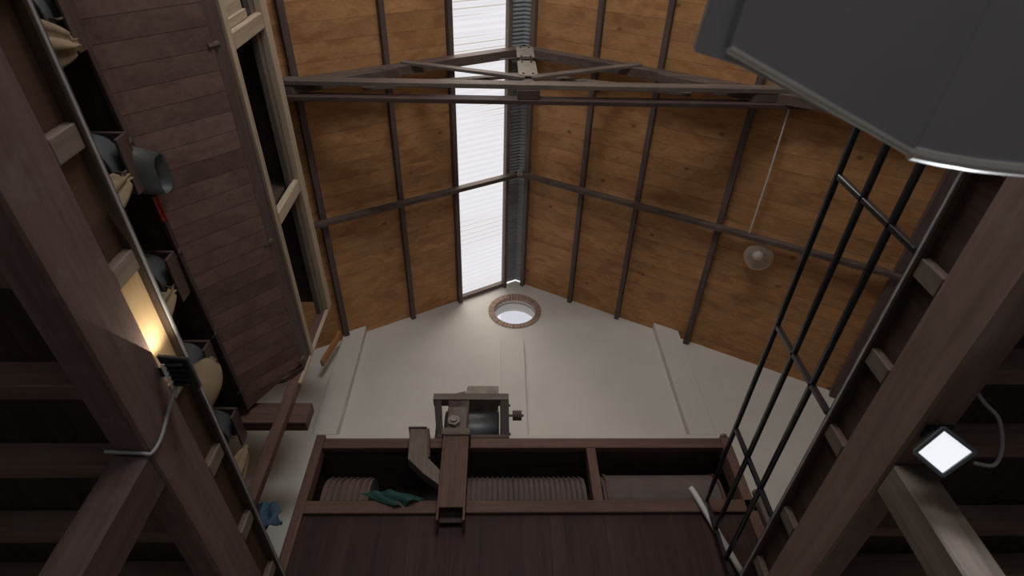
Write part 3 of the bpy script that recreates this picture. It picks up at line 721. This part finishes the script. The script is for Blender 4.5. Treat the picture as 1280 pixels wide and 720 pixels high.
# black floodlight on the left loft edge, warm glow on the boards above it
f2 = thing('floodlight', (-1.43, 1.93, 1.86), 'black floodlight clamped to the left loft edge, lighting the pale board beside it', 'floodlight')
part('housing', f2, M['black'], lambda b: prism(b, [(-1.502, 1.83, 1.885), (-1.37, 1.85, 1.885), (-1.362, 2.03, 1.88), (-1.484, 2.02, 1.88)], (0, .0, -.02)), .004)
part('housing_fins', f2, M['black_metal'], lambda b: [box(b, -1.47, -1.39, y, y + .006, 1.848, 1.862) for y in (1.87, 1.90, 1.93, 1.96, 1.99)])
part('side_label', f2, M['lampbase'], lambda b: box(b, -1.492, -1.472, 1.87, 1.99, 1.852, 1.861), .002, label='pale strip on the housing')
part('lamp_glass', f2, emit('warm_lamp_face', (1, .93, .8), 2.0), lambda b: prism(b, [(-1.49, 1.84, 1.886), (-1.38, 1.86, 1.886), (-1.372, 2.02, 1.886), (-1.48, 2.01, 1.886)], (0, 0, .003)))
part('bracket', f2, M['black_metal'], lambda b: box(b, -1.519, -1.485, 1.90, 1.96, 1.862, 1.868), .002)
lamp('left_floodlight_lamp', 'SPOT', (-1.42, 1.88, 1.905), (-.35, -.62, .25), 6, (1, .90, .72), spot_size=2.3, spot_blend=1, shadow_soft_size=0)
solo('floodlight_cable', M['cable'], lambda b: tube(b, smooth_path([(-1.47, 2.02, 1.868), (-1.495, 2.06, 1.855), (-1.508, 2.12, 1.78), (-1.508, 2.165, 1.68), (-1.512, 2.165, 1.60), (-1.54, 2.15, 1.588), (-1.62, 2.145, 1.588), (-1.70, 2.14, 1.59)]), .008, 8), 'grey cable running from the black floodlight down the left beam', 'cable', smooth=True)
solo('blue_pole', M['bluepaint'], lambda b: box(b, -2.58, -2.53, 3.50, 3.55, GF, 1.86), 'blue painted pole below the left loft in the bottom left corner', 'pole', bevel=.004)

# ------------------------------------------------------------------ grey sheet-metal hood close overhead on the right
hd = thing('metal_hood', (.9, .1, 1.1), 'large blurred grey sheet-metal hood close overhead at top right', 'metal hood')
A = [(.43, .285), (.86, .482), (1.11, .505), (1.75, .53), (1.75, -.5), (.565, -.5), (.43, .10)]
part('hood_face', hd, M['duct'], lambda b: prism(b, [(x, y, 1.10) for x, y in ((.43, .285), (.865, .480), (.90, -.5), (.50, -.5), (.445, .12))], (0, 0, .03)), .003)
part('hood_face', hd, M['duct'], lambda b: prism(b, [(.865, .480, 1.10), (1.11, .505, 1.085), (1.75, .53, 1.05), (1.75, -.5, 1.05), (.90, -.5, 1.10)], (0, 0, .03)), .003)
part('flange', hd, M['duct'], lambda b: prism(b, [(x, y, 1.128) for x, y in ((.375, .30), (.47, .325), (.88, .50), (.88, -.5), (.45, -.5), (.395, .10))], (0, 0, .02)), .003)
part('folded_edge', hd, M['rim'], lambda b: tube(b, [(.430, .286, 1.104), (.864, .484, 1.104)], .0085, 8), label='folded front edge, coloured lighter as if lit')
part('folded_edge', hd, M['rim'], lambda b: tube(b, smooth_path([(.864, .484, 1.104), (.95, .498, 1.100), (1.11, .512, 1.09), (1.75, .54, 1.055)]), .016, 10), label='folded front edge, coloured lighter as if lit')
part('hanger', hd, M['black_metal'], lambda b: (bar(b, (1.70, -.1, 1.07), (1.95, -.1, 1.60), .03, .01, (0, 1, 0)), bar(b, (1.70, -.4, 1.07), (1.95, -.4, 1.60), .03, .01, (0, 1, 0))))

# ------------------------------------------------------------------ fill lamps behind the viewpoint, with unseen windows added around them
def fill_window(n, x, z, w_, h_):  # unseen frame and glowing pane, made up to go with a fill lamp
    o = struct('window_%d' % n, M['white_pvc'], lambda b: (box(b, x - w_ / 2, x + w_ / 2, WB, WB + .05, z - h_ / 2, z - h_ / 2 + .08), box(b, x - w_ / 2, x + w_ / 2, WB, WB + .05, z + h_ / 2 - .08, z + h_ / 2),
        box(b, x - w_ / 2, x - w_ / 2 + .08, WB, WB + .05, z - h_ / 2, z + h_ / 2), box(b, x + w_ / 2 - .08, x + w_ / 2, WB, WB + .05, z - h_ / 2, z + h_ / 2), box(b, x - .03, x + .03, WB, WB + .05, z - h_ / 2, z + h_ / 2)))
    bm = bmesh.new(); box(bm, x - w_ / 2 + .08, x + w_ / 2 - .08, WB + .01, WB + .02, z - h_ / 2 + .08, z + h_ / 2 - .08)
    obj('window_pane', bm, emit('fill_pane_%d' % n, (.9, .95, 1), 1.0), o)
fill_window(3, .33, 4.4, 2.4, 2.2)
fill_window(4, .2, .1, 3.0, 2.4)
lamp('upper_fill_lamp', 'AREA', (.33, WB + .08, 4.4), (0, 1, .35), 230, (.96, .98, 1), shape='RECTANGLE', size=2.3, size_y=2.1)  # added fill for the roof and gable, no known source
lamp('lower_fill_lamp', 'AREA', (.2, WB + .08, .1), (0, 1, .35), 25, (.95, .97, 1), shape='RECTANGLE', size=2.9, size_y=2.3)  # weak added fill from below, no known source
lamp('hazy_sun', 'SUN', (0, -3, 12), (0, .62, -.78), 3.6, (1, .95, .88), angle=math.radians(60))

w_ = bpy.data.worlds.new('sky'); S.world = w_; w_.use_nodes = True
bg = w_.node_tree.nodes['Background']; bg.inputs[0].default_value = (.97, .97, 1, 1); bg.inputs[1].default_value = .97

S.view_settings.view_transform = 'Standard'; S.view_settings.look = 'None'; S.view_settings.exposure = 0; S.view_settings.gamma = 1
S.view_settings.use_curve_mapping = False
